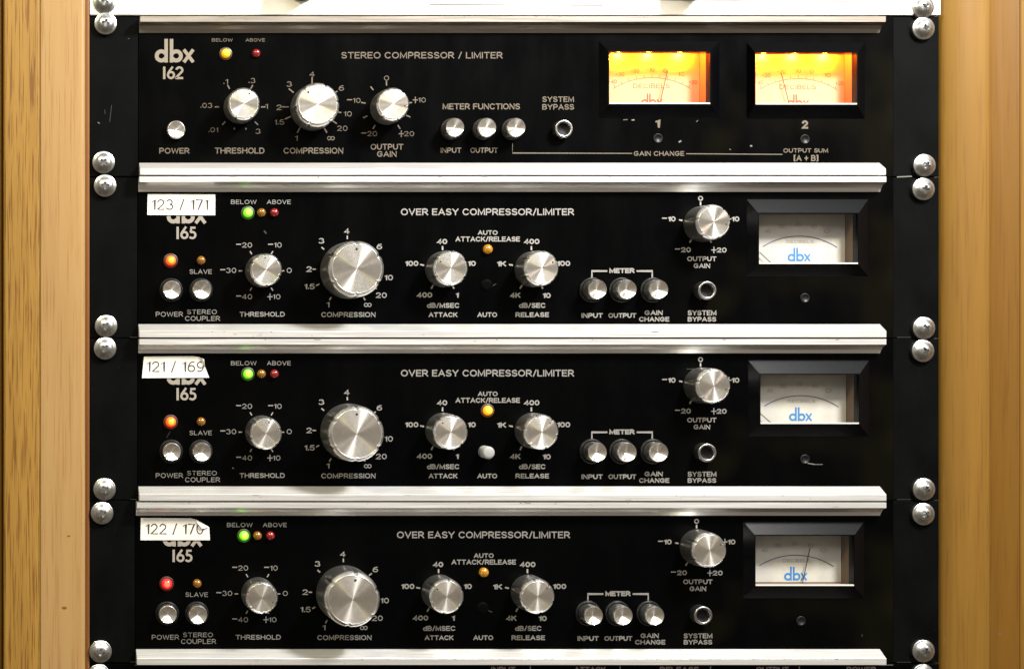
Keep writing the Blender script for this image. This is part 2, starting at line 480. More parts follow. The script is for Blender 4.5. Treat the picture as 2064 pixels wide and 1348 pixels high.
class Ink:
    """Collects flat print in photo pixels on the plane f in front of the panels and adds it to a mesh builder."""
    def __init__(self, mb, origin, f, m, dx=0, dy=0):
        self.mb, self.o, self.f, self.m, self.dx, self.dy = mb, origin, f, m, dx, dy
        self.step = 0         # overlapping strokes lie a few microns apart

    def place(self, x, y):
        p = W(x + self.dx, y + self.dy, self.f if abs(self.f) > 0.002 else 0.0)
        p.y = -self.f - self.step * 2e-6
        return p - self.o

    def poly(self, pts, m=None):
        self.mb.face([self.place(x, y) for x, y in pts], m or self.m)

    def stroke(self, pts, w, m=None, closed=False):
        n = len(pts)
        self.step = (self.step + 1) % 9
        L, R = [], []
        for i in range(n):
            if closed:
                a, b = Vector(pts[i - 1]), Vector(pts[(i + 1) % n])
            else:
                a, b = Vector(pts[max(i - 1, 0)]), Vector(pts[min(i + 1, n - 1)])
            c = Vector(pts[i])
            t = (b - a).normalized()
            k = 1.0
            if 0 < i < n - 1 or closed:
                d1, d2 = (c - a).normalized(), (b - c).normalized()
                k = 1 / max(0.5, math.sqrt(max(0, (1 + d1.dot(d2)) / 2)))
            nn = Vector((-t.y, t.x)) * (w / 2 * k)
            L.append(c + nn)
            R.append(c - nn)
        for i in range(n if closed else n - 1):
            j = (i + 1) % n
            self.poly([L[i], L[j], R[j], R[i]], m)

    def arc(self, cx, cy, r, a0, a1, w, m=None, n=20, ry=None):
        ry = ry or r
        full = abs(abs(a1 - a0) - 360) < 1e-6
        cnt = n if full else n + 1
        pts = [(cx + r * math.cos(math.radians(a0 + (a1 - a0) * i / n)), cy - ry * math.sin(math.radians(a0 + (a1 - a0) * i / n)))
               for i in range(cnt)]
        self.stroke(pts, w, m, closed=full)

    def text(self, s, x0, x1, y0, y1, bold=0.012, m=None):
        h = y1 - y0
        w = max(0.9, h * (0.125 + bold * 3.8))
        gap = 0.38
        adv, x = [], 0.0
        for c in s:
            adv.append(x)
            x += 0.62 if c == ' ' else GLYPH[c][0] + gap
        total = x - (0 if s[-1] == ' ' else gap)
        k = (x1 - x0 - w) / max(total, 1e-6) if total > 0.05 else 0
        ht = h - w
        for c, a in zip(s, adv):
            if c == ' ':
                continue
            for st in GLYPH[c][1]:
                closed = st[0] == 'o'
                pts = [(x0 + w / 2 + (a + p[0]) * k, y1 - w / 2 - p[1] * ht) for p in (st[1:] if closed else st)]
                if not closed:      # square ends reach the full height of the letter
                    p0, p1 = Vector(pts[0]), Vector(pts[1])
                    q0, q1 = Vector(pts[-1]), Vector(pts[-2])
                    pts[0] = tuple(p0 + (p0 - p1).normalized() * w * 0.45)
                    pts[-1] = tuple(q0 + (q0 - q1).normalized() * w * 0.45)
                self.stroke(pts, w, m, closed)

    def num(self, s, cx, cy, h=10.5, m=None, w=None, bold=0.02):
        """A scale figure, with a long dash or a plus in front where it has one."""
        sign = s[0] if s[0] in '-+' else ''
        d = s[len(sign):]
        cw = h * 0.95
        wd = w if w else sum({'1': 0.55, '.': 0.35}.get(c, 1.05) for c in d) * cw
        sw = 12 if sign == '-' else (11 if sign == '+' else 0)
        x0 = cx - (wd + sw) / 2
        if sign == '-':
            self.poly([(x0, cy - 2.6), (x0 + 10, cy - 2.6), (x0 + 10, cy - 0.4), (x0, cy - 0.4)], m)
        if sign == '+':
            self.poly([(x0, cy - 1), (x0 + 10.5, cy - 1), (x0 + 10.5, cy + 1), (x0, cy + 1)], m)
            self.poly([(x0 + 4.3, cy - 6.5), (x0 + 6.2, cy - 6.5), (x0 + 6.2, cy - 1.05), (x0 + 4.3, cy - 1.05)], m)
            self.poly([(x0 + 4.3, cy + 1.05), (x0 + 6.2, cy + 1.05), (x0 + 6.2, cy + 6.5), (x0 + 4.3, cy + 6.5)], m)
        if d == '~':
            self.arc(x0 + 4 - 0.3, cy, 3.4, 0, 360, 1.7, m, 14)
            self.arc(x0 + 11 - 0.3, cy, 3.4, 0, 360, 1.7, m, 14)
        else:
            self.text(d, x0 + sw, x0 + sw + wd, cy - h / 2, cy + h / 2, bold, m)

    def tick(self, cx, cy, ang, r0, r1, w=2.4, m=None):
        a = math.radians(ang)          # degrees clockwise from twelve o'clock
        u = Vector((math.sin(a), -math.cos(a)))
        self.stroke([Vector((cx, cy)) + u * r0, Vector((cx, cy)) + u * r1], w, m)

    def logo(self, x, y, k=1.0, m=None, wf=1.0, f=None):
        """The three linked lower-case letters; x, y is the lower left corner."""
        q = lambda a, b: (x + a * k, y - b * k)
        w = 7.8 * k * wf
        r = (13.2 * k - w / 2)
        # d bowl, d stem, b stem, b bowl, x
        self.arc(*q(13.2, 13.2), r, 28, 332, w, m, 26)
        self.step += 1
        self.poly([q(26.4 - 7 * wf, 47.5), q(26.4, 47.5), q(26.4, 0), q(26.4 - 7 * wf, 0)], m)
        self.poly([q(30.2, 47.5), q(30.2 + 7 * wf, 47.5), q(30.2 + 7 * wf, 0), q(30.2, 0)], m)
        self.arc(*q(43.4, 13.2), r, 152, -152, w, m, 26)
        self.stroke([q(58.5, 26), q(77.5, 0.5)], 6.6 * k * wf, m)
        self.stroke([q(77.5, 26), q(69.4, 15.2)], 6.6 * k * wf, m)
        self.stroke([q(66.6, 11.3), q(58.5, 0.5)], 6.6 * k * wf, m)

    def digits(self, last, x, y, m=None):
        """Model figures 1-6-(2|5) in round monoline strokes; x, y lower left, 25 high."""
        q = lambda a, b: (x + a, y - b)
        w = 4.3
        self.poly([q(0.2, 25), q(4.9, 25), q(4.9, 0), q(0.2, 0)], m)
        self.arc(*q(16.2, 8.2), 6.1, 0, 360, w, m, 22)
        self.stroke([q(10.2, 10.5), q(11.8, 14.2), q(19.6, 25)], w, m)
        if last == '2':
            pts = [q(33 + 6.0 * math.cos(math.radians(a)), 18 + 5.6 * math.sin(math.radians(a))) for a in range(170, -41, -15)]
            self.stroke(pts + [q(26.2, 2.8)], w, m)
            self.poly([q(25.0, 4.3), q(40.6, 4.3), q(40.6, 0), q(25.0, 0)], m)
        else:
            self.poly([q(28.0, 25), q(38.6, 25), q(38.6, 20.9), q(28.0, 20.9)], m)
            self.stroke([q(29.8, 21.0), q(28.6, 13.2)], 3.8, m)
            pts = [q(32.0 + 6.3 * math.cos(math.radians(a)), 8.2 + 6.2 * math.sin(math.radians(a))) for a in range(125, -151, -15)]
            self.stroke(pts, w, m)


# ------------------------------------------------------------------ small parts (meshes made once and shared)
_cache = {}


def cached(key, fn):
    if key not in _cache:
        _cache[key] = fn()
    return _cache[key]


def knob_meshes(r, h):
    def notch(a, hh):
        d = (a + math.pi / 6) % (math.pi / 3) - math.pi / 6
        u = min(1, max(0, (hh / h - 0.34) / 0.30))
        return 1 - 0.045 * u * math.exp(-(d / 0.060) ** 2)
    mb = MB()
    mb.lathe([(r * 1.0, 0), (r * 0.995, h * 0.34), (r * 0.990, h * 0.5), (r * 0.985, h * 0.66), (r * 0.98, h * 0.80), (r * 0.97, h * 0.87), (r * 0.945, h * 0.915),
              (r * 0.90, h * 0.955), (r * 0.875, h * 0.975), (r * 0.855, h * 0.995), (r * 0.842, h * 1.0), (r * 0.83, h * 0.992)],
             M_knob, 216, notch)
    body = mb.mesh('knob', 18, recalc=False)
    mb = MB()
    mb.lathe([(r * 0.832, h * 0.994), (r * 0.4, h * 0.9955), (0, h * 0.997)], M_turned, 96)
    face = mb.mesh('cap', recalc=False)
    mb = MB()
    mb.lathe([(r * 0.045, h * 0.99), (r * 0.045, h * 1.001), (0, h * 1.001)], M_tick, 12)
    for v in mb.bm.verts:
        v.co.z += r * 0.68
    dot = mb.mesh('pointer_dot', recalc=False)
    return body, face, dot


def knob(name, parent, O, px, py, r, h, turn=0.0):
    body, face, dot = cached(('knob', r, h), lambda: knob_meshes(r * S, h))
    k = link(name, body, parent, W(px, py) - O, math.radians(turn))
    link('cap', face, k)
    link('pointer_dot', dot, k)
    return k


def button_meshes(r, h, br):
    mb = MB()
    mb.lathe([(r, 0), (r, h * 0.74), (r * 0.985, h * 0.84), (r * 0.955, h * 0.92), (r * 0.90, h * 0.985), (r * 0.88, h)], M_knob, 64)
    body = mb.mesh('push_button', 20, recalc=False)
    mb = MB()
    mb.lathe([(r * 0.89, h), (r * 0.6, h - r * 0.16), (r * 0.3, h - r * 0.30), (0, h - r * 0.40)], M_turned, 64)
    cap = mb.mesh('cap', recalc=False)
    mb = MB()
    mb.lathe([(br, 0), (br, 0.0012), (br * 0.94, 0.0018), (br * 0.86, 0.0018), (br * 0.84, 0.0004)], M_ring, 64)
    ring = mb.mesh('bushing', 30, recalc=False)
    return body, cap, ring


def button(name, parent, O, px, py, r=19.5, h=0.0085, br=25.5):
    body, cap, ring = cached(('btn', r, h, br), lambda: button_meshes(r * S, h, br * S))
    b = link(name, body, parent, W(px, py) - O)
    link('cap', cap, b)
    if br > 0:
        link('bushing', ring, b)
    return b


def hollow_button(name, parent, O, px, py, r=19.0, h=0.0065):
    def mk():
        rr = r * S
        mb = MB()
        mb.lathe([(rr, 0), (rr, h * 0.9), (rr * 0.95, h), (rr * 0.78, h), (rr * 0.70, h * 0.9), (rr * 0.66, h * 0.45), (rr * 0.66, h * 0.4)],
                 M_tube, 64)
        a = mb.mesh('push_button', 30, recalc=False)
        mb = MB()
        mb.lathe([(rr * 0.665, h * 0.42), (rr * 0.3, h * 0.36), (0, h * 0.34)], M_ring, 48)
        return a, mb.mesh('cap', recalc=False)
    a, c = cached(('hollow', r, h), mk)
    b = link(name, a, parent, W(px, py) - O)
    link('cap', c, b)
    return b


def led_halo(kind):
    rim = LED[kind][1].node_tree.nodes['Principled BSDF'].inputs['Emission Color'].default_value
    return mat('glow_halo', (0.01, 0.005, 0.003), 0.4, emit=tuple(rim)[:3], estr=0.10)


def lamp(name, parent, O, px, py, kind, r=9.6, label=None):
    def mk():
        rr = r * S
        mb = MB()
        prof = [(rr, 0.0), (rr, 0.0008)]
        for i in range(1, 9):
            a = math.pi / 2 * i / 8
            prof.append((rr * math.cos(a) if i < 8 else 0, 0.0008 + rr * 0.85 * math.sin(a)))
        core, rim = LED[kind]
        mb.lathe(prof, rim, 40, mfun=lambda k: core if k >= 6 else rim)
        if 'off' not in kind and 'dim' not in kind:      # added ring whose dim glow imitates a halo around the lens
            fl = cached(('fl', kind), lambda: led_halo(kind))
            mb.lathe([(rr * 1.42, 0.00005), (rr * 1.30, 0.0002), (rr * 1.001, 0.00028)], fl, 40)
        return mb.mesh('indicator_light', 60, recalc=False)
    return link(name, cached(('led', kind, r), mk), parent, W(px, py) - O, 0, label)


def screw_mesh():
    r = 22.3 * S
    mb = MB()
    mb.lathe([(0, -0.001), (r * 1.02, -0.001), (r * 1.02, 0.0009), (r * 1.0, 0.0013), (r * 0.95, 0.0015), (r * 0.86, 0.00155), (r * 0.74, 0.0020),
              (r * 0.60, 0.0029), (r * 0.44, 0.0034), (r * 0.22, 0.0037), (0, 0.0038)], M_screw, 64)
    me = mb.mesh('head', 40)
    ob = bpy.data.objects.new('head', me)
    COL.objects.link(ob)
    mb = MB()
    for ang in (0, math.pi / 2):
        a, b, c = r * 0.42, r * 0.12, r * 0.16
        prof = [(-a, 0.0062), (a, 0.0062), (a * 0.6, 0.0010), (-a * 0.6, 0.0010)]
        R = Matrix.Rotation(ang, 3, 'Y')
        fr = [mb.bm.verts.new(R @ Vector((x, -h, b))) for x, h in prof]
        bk = [mb.bm.verts.new(R @ Vector((x, -h, -b))) for x, h in prof]
        for i in range(4):
            j = (i + 1) % 4
            mb.bm.faces.new([fr[i], fr[j], bk[j], bk[i]])
        mb.bm.faces.new(fr)
        mb.bm.faces.new(bk[::-1])
        mb.mi(M_screw)
        if ang == 0:
            first = mb
            cut = []
        me2 = mb.mesh('cut')
        c2 = bpy.data.objects.new('cut', me2)
        COL.objects.link(c2)
        md = ob.modifiers.new('b', 'BOOLEAN')
        md.operation = 'DIFFERENCE'
        md.solver = 'EXACT'
        md.object = c2
        cut.append(c2)
        mb = MB()
    out = bpy.data.meshes.new_from_object(ob.evaluated_get(bpy.context.evaluated_depsgraph_get()))
    out.name = 'screw'
    for o in [ob] + cut:
        bpy.data.objects.remove(o)
    return out


def screw(parent, O, px, py, turn):
    """px, py: where the middle of the head shows in the photo (2 mm in front of the ear)."""
    p = W(px, py, 0.0030)
    p.y = -0.0006
    return link('mounting_screw', cached('screw', screw_mesh), parent, p - O, math.radians(turn))


def rail_mesh(name, x0, x1, pts, O, m=None):
    """pts: (photo y on the panel plane, metres in front); profile drawn along the unit."""
    mb = MB()
    P2 = [(-f, wz(y)) for y, f in pts]
    n = 2
    secs = []
    for x in (wx(x0), wx(x1)):
        secs.append([mb.bm.verts.new((x - O.x, y - O.y, z - O.z)) for y, z in P2])
    mb.mi(m or M_rail)
    for i in range(len(P2)):
        j = (i + 1) % len(P2)
        mb.bm.faces.new([secs[0][i], secs[0][j], secs[1][j], secs[1][i]])
    mb.bm.faces.new(secs[0])
    mb.bm.faces.new(secs[1][::-1])
    es = [e for e in mb.bm.edges if abs(e.verts[0].co.x - e.verts[1].co.x) < 1e-6]
    bmesh.ops.bevel(mb.bm, geom=es, offset=0.0003, segments=2, affect='EDGES', profile=0.5)
    # dents and grime along the front lip, where units have been slid in and out
    lip = [y for y, f in pts if f >= 0.0071]
    I = Ink(mb, O, 0.00723, M_nick)
    for i in range(9):
        x = random.uniform(x0 + 20, x1 - 25)
        w = random.choice((3, 4, 6, 9, 16))
        edge = random.random() < 0.75
        yy = (min(lip) + 0.9) if edge else random.uniform(min(lip) + 2, max(lip) - 2)
        t = random.uniform(0.5, 1.7) if edge else 0.7
        q = lambda px, py: Vector((wx(px), -0.00723, wz(py))) - O
        mb.face([q(x, yy), q(x + w, yy + random.uniform(-0.2, 0.2)), q(x + w * 0.7, yy + t), q(x + w * 0.2, yy + t * 0.8)], M_nick)
    return mb.mesh(name, 50)


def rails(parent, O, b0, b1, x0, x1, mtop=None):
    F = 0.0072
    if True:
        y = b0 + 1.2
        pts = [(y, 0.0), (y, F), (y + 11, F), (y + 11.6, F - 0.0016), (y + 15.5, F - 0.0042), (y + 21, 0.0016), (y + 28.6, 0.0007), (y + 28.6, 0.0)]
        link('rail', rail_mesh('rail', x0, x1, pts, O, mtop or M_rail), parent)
    if True:
        y = b1 - 28.4
        pts = [(y, 0.0), (y, 0.0006), (y + 13.6, F - 0.0002), (y + 14.4, F), (y + 26.6, F), (y + 26.6, 0.0)]
        link('rail', rail_mesh('rail', x0, x1, pts, O), parent)


TH = 0.003      # panel thickness


def meter(parent, O, win, base, card_right, lit=None, needle=None, print_kind='plain', label=None):
    """win: window edges (x0,x1,y0,y1) as seen; base: outer foot of the frame; everything in photo pixels."""
    fb = 0.0048       # frame height in front of the panel
    fd = -0.0085      # dial card behind the panel
    x0, x1, y0, y1 = win
    c = [W(x0, y0, fb), W(x1, y0, fb), W(x1, y1, fb), W(x0, y1, fb)]
    b = [W(base[0], base[2]), W(base[1], base[2]), W(base[1], base[3]), W(base[0], base[3])]
    mb = MB()
    t = 0.0006
    lip = [Vector((p.x + sx * t, p.y, p.z + sz * t)) for p, sx, sz in zip(c, (-1, 1, 1, -1), (1, 1, -1, -1))]
    inn = [Vector((p.x, 0.0005 - fd * 0.0, p.z)) for p in c]
    loops = [[p - O for p in L] for L in (b, lip, c, inn)]
    V = [[mb.bm.verts.new(p) for p in L] for L in loops]
    for k in range(3):
        for i in range(4):
            j = (i + 1) % 4
            f = mb.bm.faces.new([V[k][i], V[k][j], V[k + 1][j], V[k + 1][i]])
            f.material_index = mb.mi(M_plastic)
    bez = link('level_meter', mb.mesh('level_meter', recalc=False), parent, label=label)
    # housing: an open box behind the window
    mb = MB()
    wx0, wx1 = c[0].x - 0.001, c[1].x + 0.0
    wz1, wz0 = c[0].z + 0.0035, c[2].z - 0.0
    yb, yf = -fd + 0.0006, 0.0006
    for pts in ([(wx0, yf, wz0), (wx0, yb, wz0), (wx0, yb, wz1), (wx0, yf, wz1)],
                [(wx1, yf, wz0), (wx1, yf, wz1), (wx1, yb, wz1), (wx1, yb, wz0)],
                [(wx0, yf, wz1), (wx0, yb, wz1), (wx1, yb, wz1), (wx1, yf, wz1)],
                [(wx0, yf, wz0), (wx1, yf, wz0), (wx1, yb, wz0), (wx0, yb, wz0)],
                [(wx0, yb, wz0), (wx1, yb, wz0), (wx1, yb, wz1), (wx0, yb, wz1)],
                [(wx0, yf, c[0].z), (wx0, yf, wz1), (wx1, yf, wz1), (wx1, yf, c[0].z)]):
        mb.face([Vector(p) - O for p in pts], M_house)
    link('meter_housing', mb.mesh('meter_housing', recalc=False), bez)
    # dial card with its print
    mb = MB()
    yc = -fd
    cx0, cx1 = wx0 + 0.0002, wx1 - 0.0002
    cz0, cz1 = wz0 + 0.0002, wz1 - 0.0004
    mb.face([Vector(p) - O for p in ((cx0, yc, cz0), (cx1, yc, cz0), (cx1, yc, cz1), (cx0, yc, cz1))], M_glowcard if lit else M_card)
    # pale strip with a painted-in highlight runs along the bottom of the window
    I = Ink(mb, O, fd + 0.0001, M_navy if print_kind == 'plain' else M_glowprint)
    mx = (x0 + card_right) / 2
    dy = (y0 - 431) * 0.991
    dxx = x0 - 1530
    if print_kind == 'plain':
        q = [(1537.5 + dxx + 149.5 * i / 24, 0) for i in range(25)]
        pts = [(x, 476 + dy + 138 - math.sqrt(max(1, 138 ** 2 - (x - 1611 - dxx) ** 2))) for x, _ in q]
        I.stroke(pts, 1.7)
        I.logo(1587.5 + dxx, 527 + dy, 0.585, M_blue, 0.85)
        for tx, tyy, s in ((1548, 466, '40'), (1575, 457, '30'), (1609, 452, '20'), (1640, 457, '10'), (1667, 466, '0')):
            I.text(s, tx - 6 + dxx, tx + 6 + dxx, tyy - 4 + dy, tyy + 4 + dy, 0.0, M_faint)
        I.text('DECIBELS', 1585 + dxx, 1640 + dxx, 484 + dy, 490 + dy, 0.0, M_faint)
    else:
        d2 = x0 - 1228
        dy2 = y0 - 105
        xs = [1236 + d2 + 157 * i / 24 for i in range(25)]
        pts = [(x, 157 + dy2 + 148 - math.sqrt(max(1, 148 ** 2 - (x - 1314 - d2) ** 2))) for x in xs]
        I.stroke(pts, 1.1)
        for a in range(-30, 31, 6):
            ar = math.radians(a)
            I.stroke([(1314 + d2 + 148 * math.sin(ar), 305 + dy2 - 148 * math.cos(ar)),
                      (1314 + d2 + 154 * math.sin(ar), 305 + dy2 - 154 * math.cos(ar))], 1.1)
        for tx, tyy, s in ((1235, 165, '-40'), (1250, 150, '-30'), (1280, 143, '-20'), (1311, 141, '-10'), (1341, 143, '0'), (1373, 150, '10'), (1397, 166, '+20')):
            w = 4 + 4.2 * len(s)
            I.text(s, tx - w / 2 + d2, tx + w / 2 + d2, tyy - 4.2 + dy2, tyy + 4.2 + dy2, 0.0)
        I.text('DECIBELS', 1276 + d2, 1350 + d2, 169 + dy2, 178.5 + dy2, 0.0)
        I.logo(1292 + d2, 215 + dy2, 0.55, M_glowprint, 0.72)
    link('dial_card', mb.mesh('dial_card', recalc=False), bez)
    if needle:
        mb = MB()
        (ax, ay), (bx, by) = needle
        I = Ink(mb, O, -0.0066, M_tick)
        I.stroke([(ax, ay), (bx, by)], 1.9)
        link('needle', mb.mesh('needle', recalc=False), bez)
    # clear pane just behind the frame
    mb = MB()
    yp = -fb + 0.0012
    mb.face([Vector(p) - O for p in ((c[0].x, yp, c[2].z), (c[1].x, yp, c[2].z), (c[1].x, yp, c[0].z), (c[0].x, yp, c[0].z))], M_glass)
    mb.box(c[0].x - O.x, c[1].x - O.x, yp - 0.0014 - O.y, yp - 0.0002 - O.y, c[2].z + 0.00001 - O.z, c[2].z + 0.00075 - O.z, M_edgeglint)
    link('window_pane', mb.mesh('window_pane', recalc=False), bez)
    if lit:
        for bxp in (0.17, 0.47, 0.78):
            l = bpy.data.lights.new('bulb', 'POINT')
            l.energy = lit
            l.color = (1.0, 0.150, 0.005)
            l.shadow_soft_size = 0.0016
            o = bpy.data.objects.new('bulb', l)
            COL.objects.link(o)
            o.parent = bez
            o.location = Vector((c[0].x + (c[1].x - c[0].x) * bxp, 0.0060, c[0].z + 0.0009)) - O
    return (c[0].x, c[1].x, c[2].z, c[0].z + 0.0035)


def unit(name, px, b1, label, cat, group=None):
    o = bpy.data.objects.new(name, None)
    COL.objects.link(o)
    o.location = W(px, b1)
    o['label'] = label
    o['category'] = cat
    if group:
        o['group'] = group
    return o, o.location.copy()


def hole(win):
    fb = 0.0048
    a, b = W(win[0], win[2], fb), W(win[1], win[3], fb)
    return (a.x, b.x, b.z, a.z)


def ears(parent, O, xl, xa, xb, xr, b0, b1, m, scuffs=()):
    for (a, b) in ((xl, xa - 0.6), (xb + 0.6, xr)):
        mb = MB()
        mb.box(wx(a) - O.x, wx(b) - O.x, 0.0003, 0.0003 + TH, wz(b1 - 0.7) - O.z, wz(b0 + 0.9) - O.z, m)
        es = [e for e in mb.bm.edges]
        bmesh.ops.bevel(mb.bm, geom=es, offset=0.00025, segments=1, affect='EDGES')
        I = Ink(mb, O, 0.00002, M_scratch)
        for s in scuffs:
            if a <= s[0][0] <= b:
                I.stroke(s[0:2], s[2], s[3])
        link('rack_ear', mb.mesh('rack_ear', recalc=False), parent)


def hole_screw(parent, O, px, py):
    def mk():
        r = 9.5 * S
        mb = MB()
        mb.lathe([(r, 0), (r, 0.0004), (r * 0.82, 0.0006), (r * 0.72, 0.0002), (0, 0.0001)], M_ring, 32)
        return mb.mesh('trim_screw', 30, recalc=False)
    link('trim_screw', cached('trim', mk), parent, W(px, py) - O)


# ------------------------------------------------------------------ cabinet of timber uprights
cab = bpy.data.objects.new('rack_cabinet', None)
COL.objects.link(cab)
cab.location = (0, 0.05, wz(1700))
cab['label'] = 'wooden equipment rack with timber uprights either side of the stacked units'
cab['category'] = 'rack'
OC = cab.location.copy()


def upright(name, prof, m, label=None):
    """prof: (photo x on panel plane, metres in front) outline seen from above, extruded upwards."""
    mb = MB()
    zs = [wz(1750), wz(-380)]
    V = [[mb.bm.verts.new(Vector((wx(x), -f, z)) - OC) for x, f in prof] for z in zs]
    n = len(prof)
    mb.mi(m)
    for i in range(n):
        j = (i + 1) % n
        fc = mb.bm.faces.new([V[0][i], V[0][j], V[1][j], V[1][i]])
        fc.smooth = True
    mb.bm.faces.new(V[0])
    mb.bm.faces.new(V[1][::-1])
    return link(name, mb.mesh(name, 28), cab, label=label)


def rounded(x0, x1, f, rl, rr, back=-0.06, n=6):
    """Board from x0 to x1 with its front f in front and rounded arrises (radii in pixels, in metres of depth)."""
    pts = [(x0, back)]
    for i in range(n + 1):
        a = math.pi / 2 * i / n
        pts.append((x0 + rl * (1 - math.cos(a)), f - rl * S * (1 - math.sin(a))))
    for i in range(n + 1):
        a = math.pi / 2 * (1 - i / n)
        pts.append((x1 - rr * (1 - math.cos(a)), f - rr * S * (1 - math.sin(a))))
    pts.append((x1, back))
    return pts


FW = 0.0045
upright('upright_board', rounded(-75, 6, FW - 0.0022, 4, 10), M_brown, 'dark edge board at the far left')
upright('upright_board', rounded(7, 80, FW, 6, 3), M_oak, 'yellow oak board with dark grain')
upright('upright_board', rounded(80.6, 171.5, FW, 3, 9), M_pink, 'pale pinkish board beside the black ears')
upright('edge_shade_strip', rounded(171.7, 180.5, 0.0008, 1, 3), M_edgeshade, 'dark brown strip added for the shaded timber edge beside the black ears')  # strip added, shade at the board's edge put into its colour
# right hand side: a rounded moulding and a flat brown board
pr = [(1896.5, -0.06)]
for i in range(17):
    a = math.radians(180 - 96 * i / 16)
    pr.append((1966 + 69.5 * math.cos(a), -0.0075 + 0.0135 * math.sin(a)))
pr += [(1982, 0.0053), (1984.5, 0.0040), (1984.5, -0.06)]
upright('upright_moulding', pr, M_tanwood, 'rounded tan moulding beside the black ears')
pr = [(1985, -0.06)]
for i in range(11):
    t = i / 10
    pr.append((1985 + 62 * t, FW - 0.0011 - 0.0012 * math.sin(math.pi * t) ))
pr.append((2047, -0.06))
upright('upright_board', pr, M_brown, 'brown board with two dark knots')
upright('upright_board', rounded(2047.6, 2140, FW - 0.0004, 5, 5), M_tanwood, 'tan outer board at the far right')
for (a, b) in ((178.5, 262), (1806, 1896)):
    mb = MB()
    mb.box(wx(a) - OC.x, wx(b) - OC.x, 0.0040 - OC.y, 0.0065 - OC.y, wz(1740) - OC.z, wz(-370) - OC.z, M_steel)
    link('rack_strip', mb.mesh('rack_strip'), cab)
mb = MB()
mb.box(wx(-70) - OC.x, wx(2135) - OC.x, 0.062 - OC.y, 0.066 - OC.y, wz(1740) - OC.z, wz(-370) - OC.z, M_steel)  # unseen panel added to block light through the gaps
link('light_block_panel', mb.mesh('light_block_panel'), cab)


# ------------------------------------------------------------------ the white unit on top
u, O = unit('white_unit', 1036, 32, 'white rack unit at the very top, only its lower edge and two screws in view', 'audio unit')
mb = MB()
mb.box(wx(181) - O.x, wx(1893.5) - O.x, -0.0012 - O.y, 0.003 - O.y, wz(31.2) - O.z, wz(-290) - O.z, M_white)
bmesh.ops.bevel(mb.bm, geom=list(mb.bm.edges), offset=0.0003, segments=2, affect='EDGES')
I = Ink(mb, O, 0.00128, M_line)
I.stroke([(865, -30), (865, 10.5), (1213, 12.5), (1213, -30)], 1.7)
I.stroke([(1240, 0.5), (1786, 5.5)], 2.0)
I.stroke([(285, -3.2), (375, -0.6)], 2.0)
link('front_panel', mb.mesh('front_panel', recalc=False), u)


def plain_knob(px, py):
    def mk():
        r = 34 * S
        mb = MB()
        mb.lathe([(r * 1.1, 0), (r * 1.1, 0.002), (r, 0.004), (r * 0.94, 0.016), (r * 0.86, 0.0175), (0, 0.0175)], M_plastic, 64)
        return mb.mesh('knob', 30, recalc=False)
    p = W(px, py)
    p.y = -0.0012
    link('knob', cached('bk', mk), u, p - O)


plain_knob(608, -34)
plain_knob(1383, -36)
screw(u, O, 211, 4, 20)
screw(u, O, 1863, 14, 50)

# ------------------------------------------------------------------ the stereo compressor with two lit meters
B = [33.0, 357.3, 682.0, 1008.5, 1336.0]
u, O = unit('stereo_compressor', 1036, B[1] - 1, 'black stereo compressor with two glowing orange meters, directly below the white unit', 'audio unit')
WIN1 = (1228, 1431, 105, 210)
WIN2 = (1523, 1727, 107, 211)
mb = MB()
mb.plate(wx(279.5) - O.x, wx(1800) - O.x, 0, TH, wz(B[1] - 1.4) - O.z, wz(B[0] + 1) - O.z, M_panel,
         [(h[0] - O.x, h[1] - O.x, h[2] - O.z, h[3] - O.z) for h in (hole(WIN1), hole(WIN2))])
I = Ink(mb, O, 0.00006, M_tan)
I.logo(312, 126.5, m=M_tan2)
I.digits('2', 328.5, 160, M_tan2)
I.text('BELOW', 427, 469, 78, 84.5, 0.0)
I.text('ABOVE', 495, 534, 78, 84.5, 0.0)
I.text('STEREO COMPRESSOR / LIMITER', 688, 1013, 105.5, 118.5, 0.008)
I.text('POWER', 321, 382, 298.5, 310)
I.text('THRESHOLD', 433, 533, 298, 310)
I.text('COMPRESSION', 571.5, 692, 298, 310)
I.text('OUTPUT', 747, 813, 290.5, 302)
I.text('GAIN', 760, 799.5, 305, 316.5)
I.text('METER FUNCTIONS', 892, 1048, 209, 221)
I.text('INPUT', 888, 930, 298, 308.5)
I.text('OUTPUT', 948, 1003.5, 298, 308.5)
I.text('SYSTEM', 1093, 1157, 195, 206)
I.text('BYPASS', 1093, 1157, 210.5, 221.5)
I.text('GAIN CHANGE', 1277.5, 1379, 305, 314.5)
I.text('OUTPUT SUM', 1579, 1669, 299.5, 308)
I.text('[A + B]', 1600, 1649, 313, 325)
I.stroke([(1033, 289), (1033, 308.8), (1274, 309.5)], 1.7)
I.stroke([(1383, 310.2), (1577, 311.5)], 1.7)
I.text('1', 1321, 1330, 241, 258, 0.03)
I.text('2', 1616, 1629, 243, 260, 0.03)
for s, x, y in (('.1', 455, 165), ('.3', 508, 163), ('.03', 416, 213), ('1', 537, 215), ('.01', 430, 262), ('3', 520, 265)):
    I.num(s, x, y, 10, bold=0.0)
for a in (-90, -30, 30, 90, -135, 135):
    I.tick(484, 216, a, 42, 51)
for a in (-165, 165):
    I.tick(484, 216, a, 44, 47)
for s, x, y in (('4', 629, 150), ('3', 583, 170), ('2', 562.5, 217), ('1.5', 563, 246.5), ('1', 597, 279), ('~', 665, 279), ('20', 690, 259), ('10', 701, 230), ('6', 688, 178)):
    I.num(s, x, y, 10.5, bold=0.0)
for a in (0, -52, -90, -114, -150, 150, 124, 101, 58):
    I.tick(629, 216, a, 47, 60)
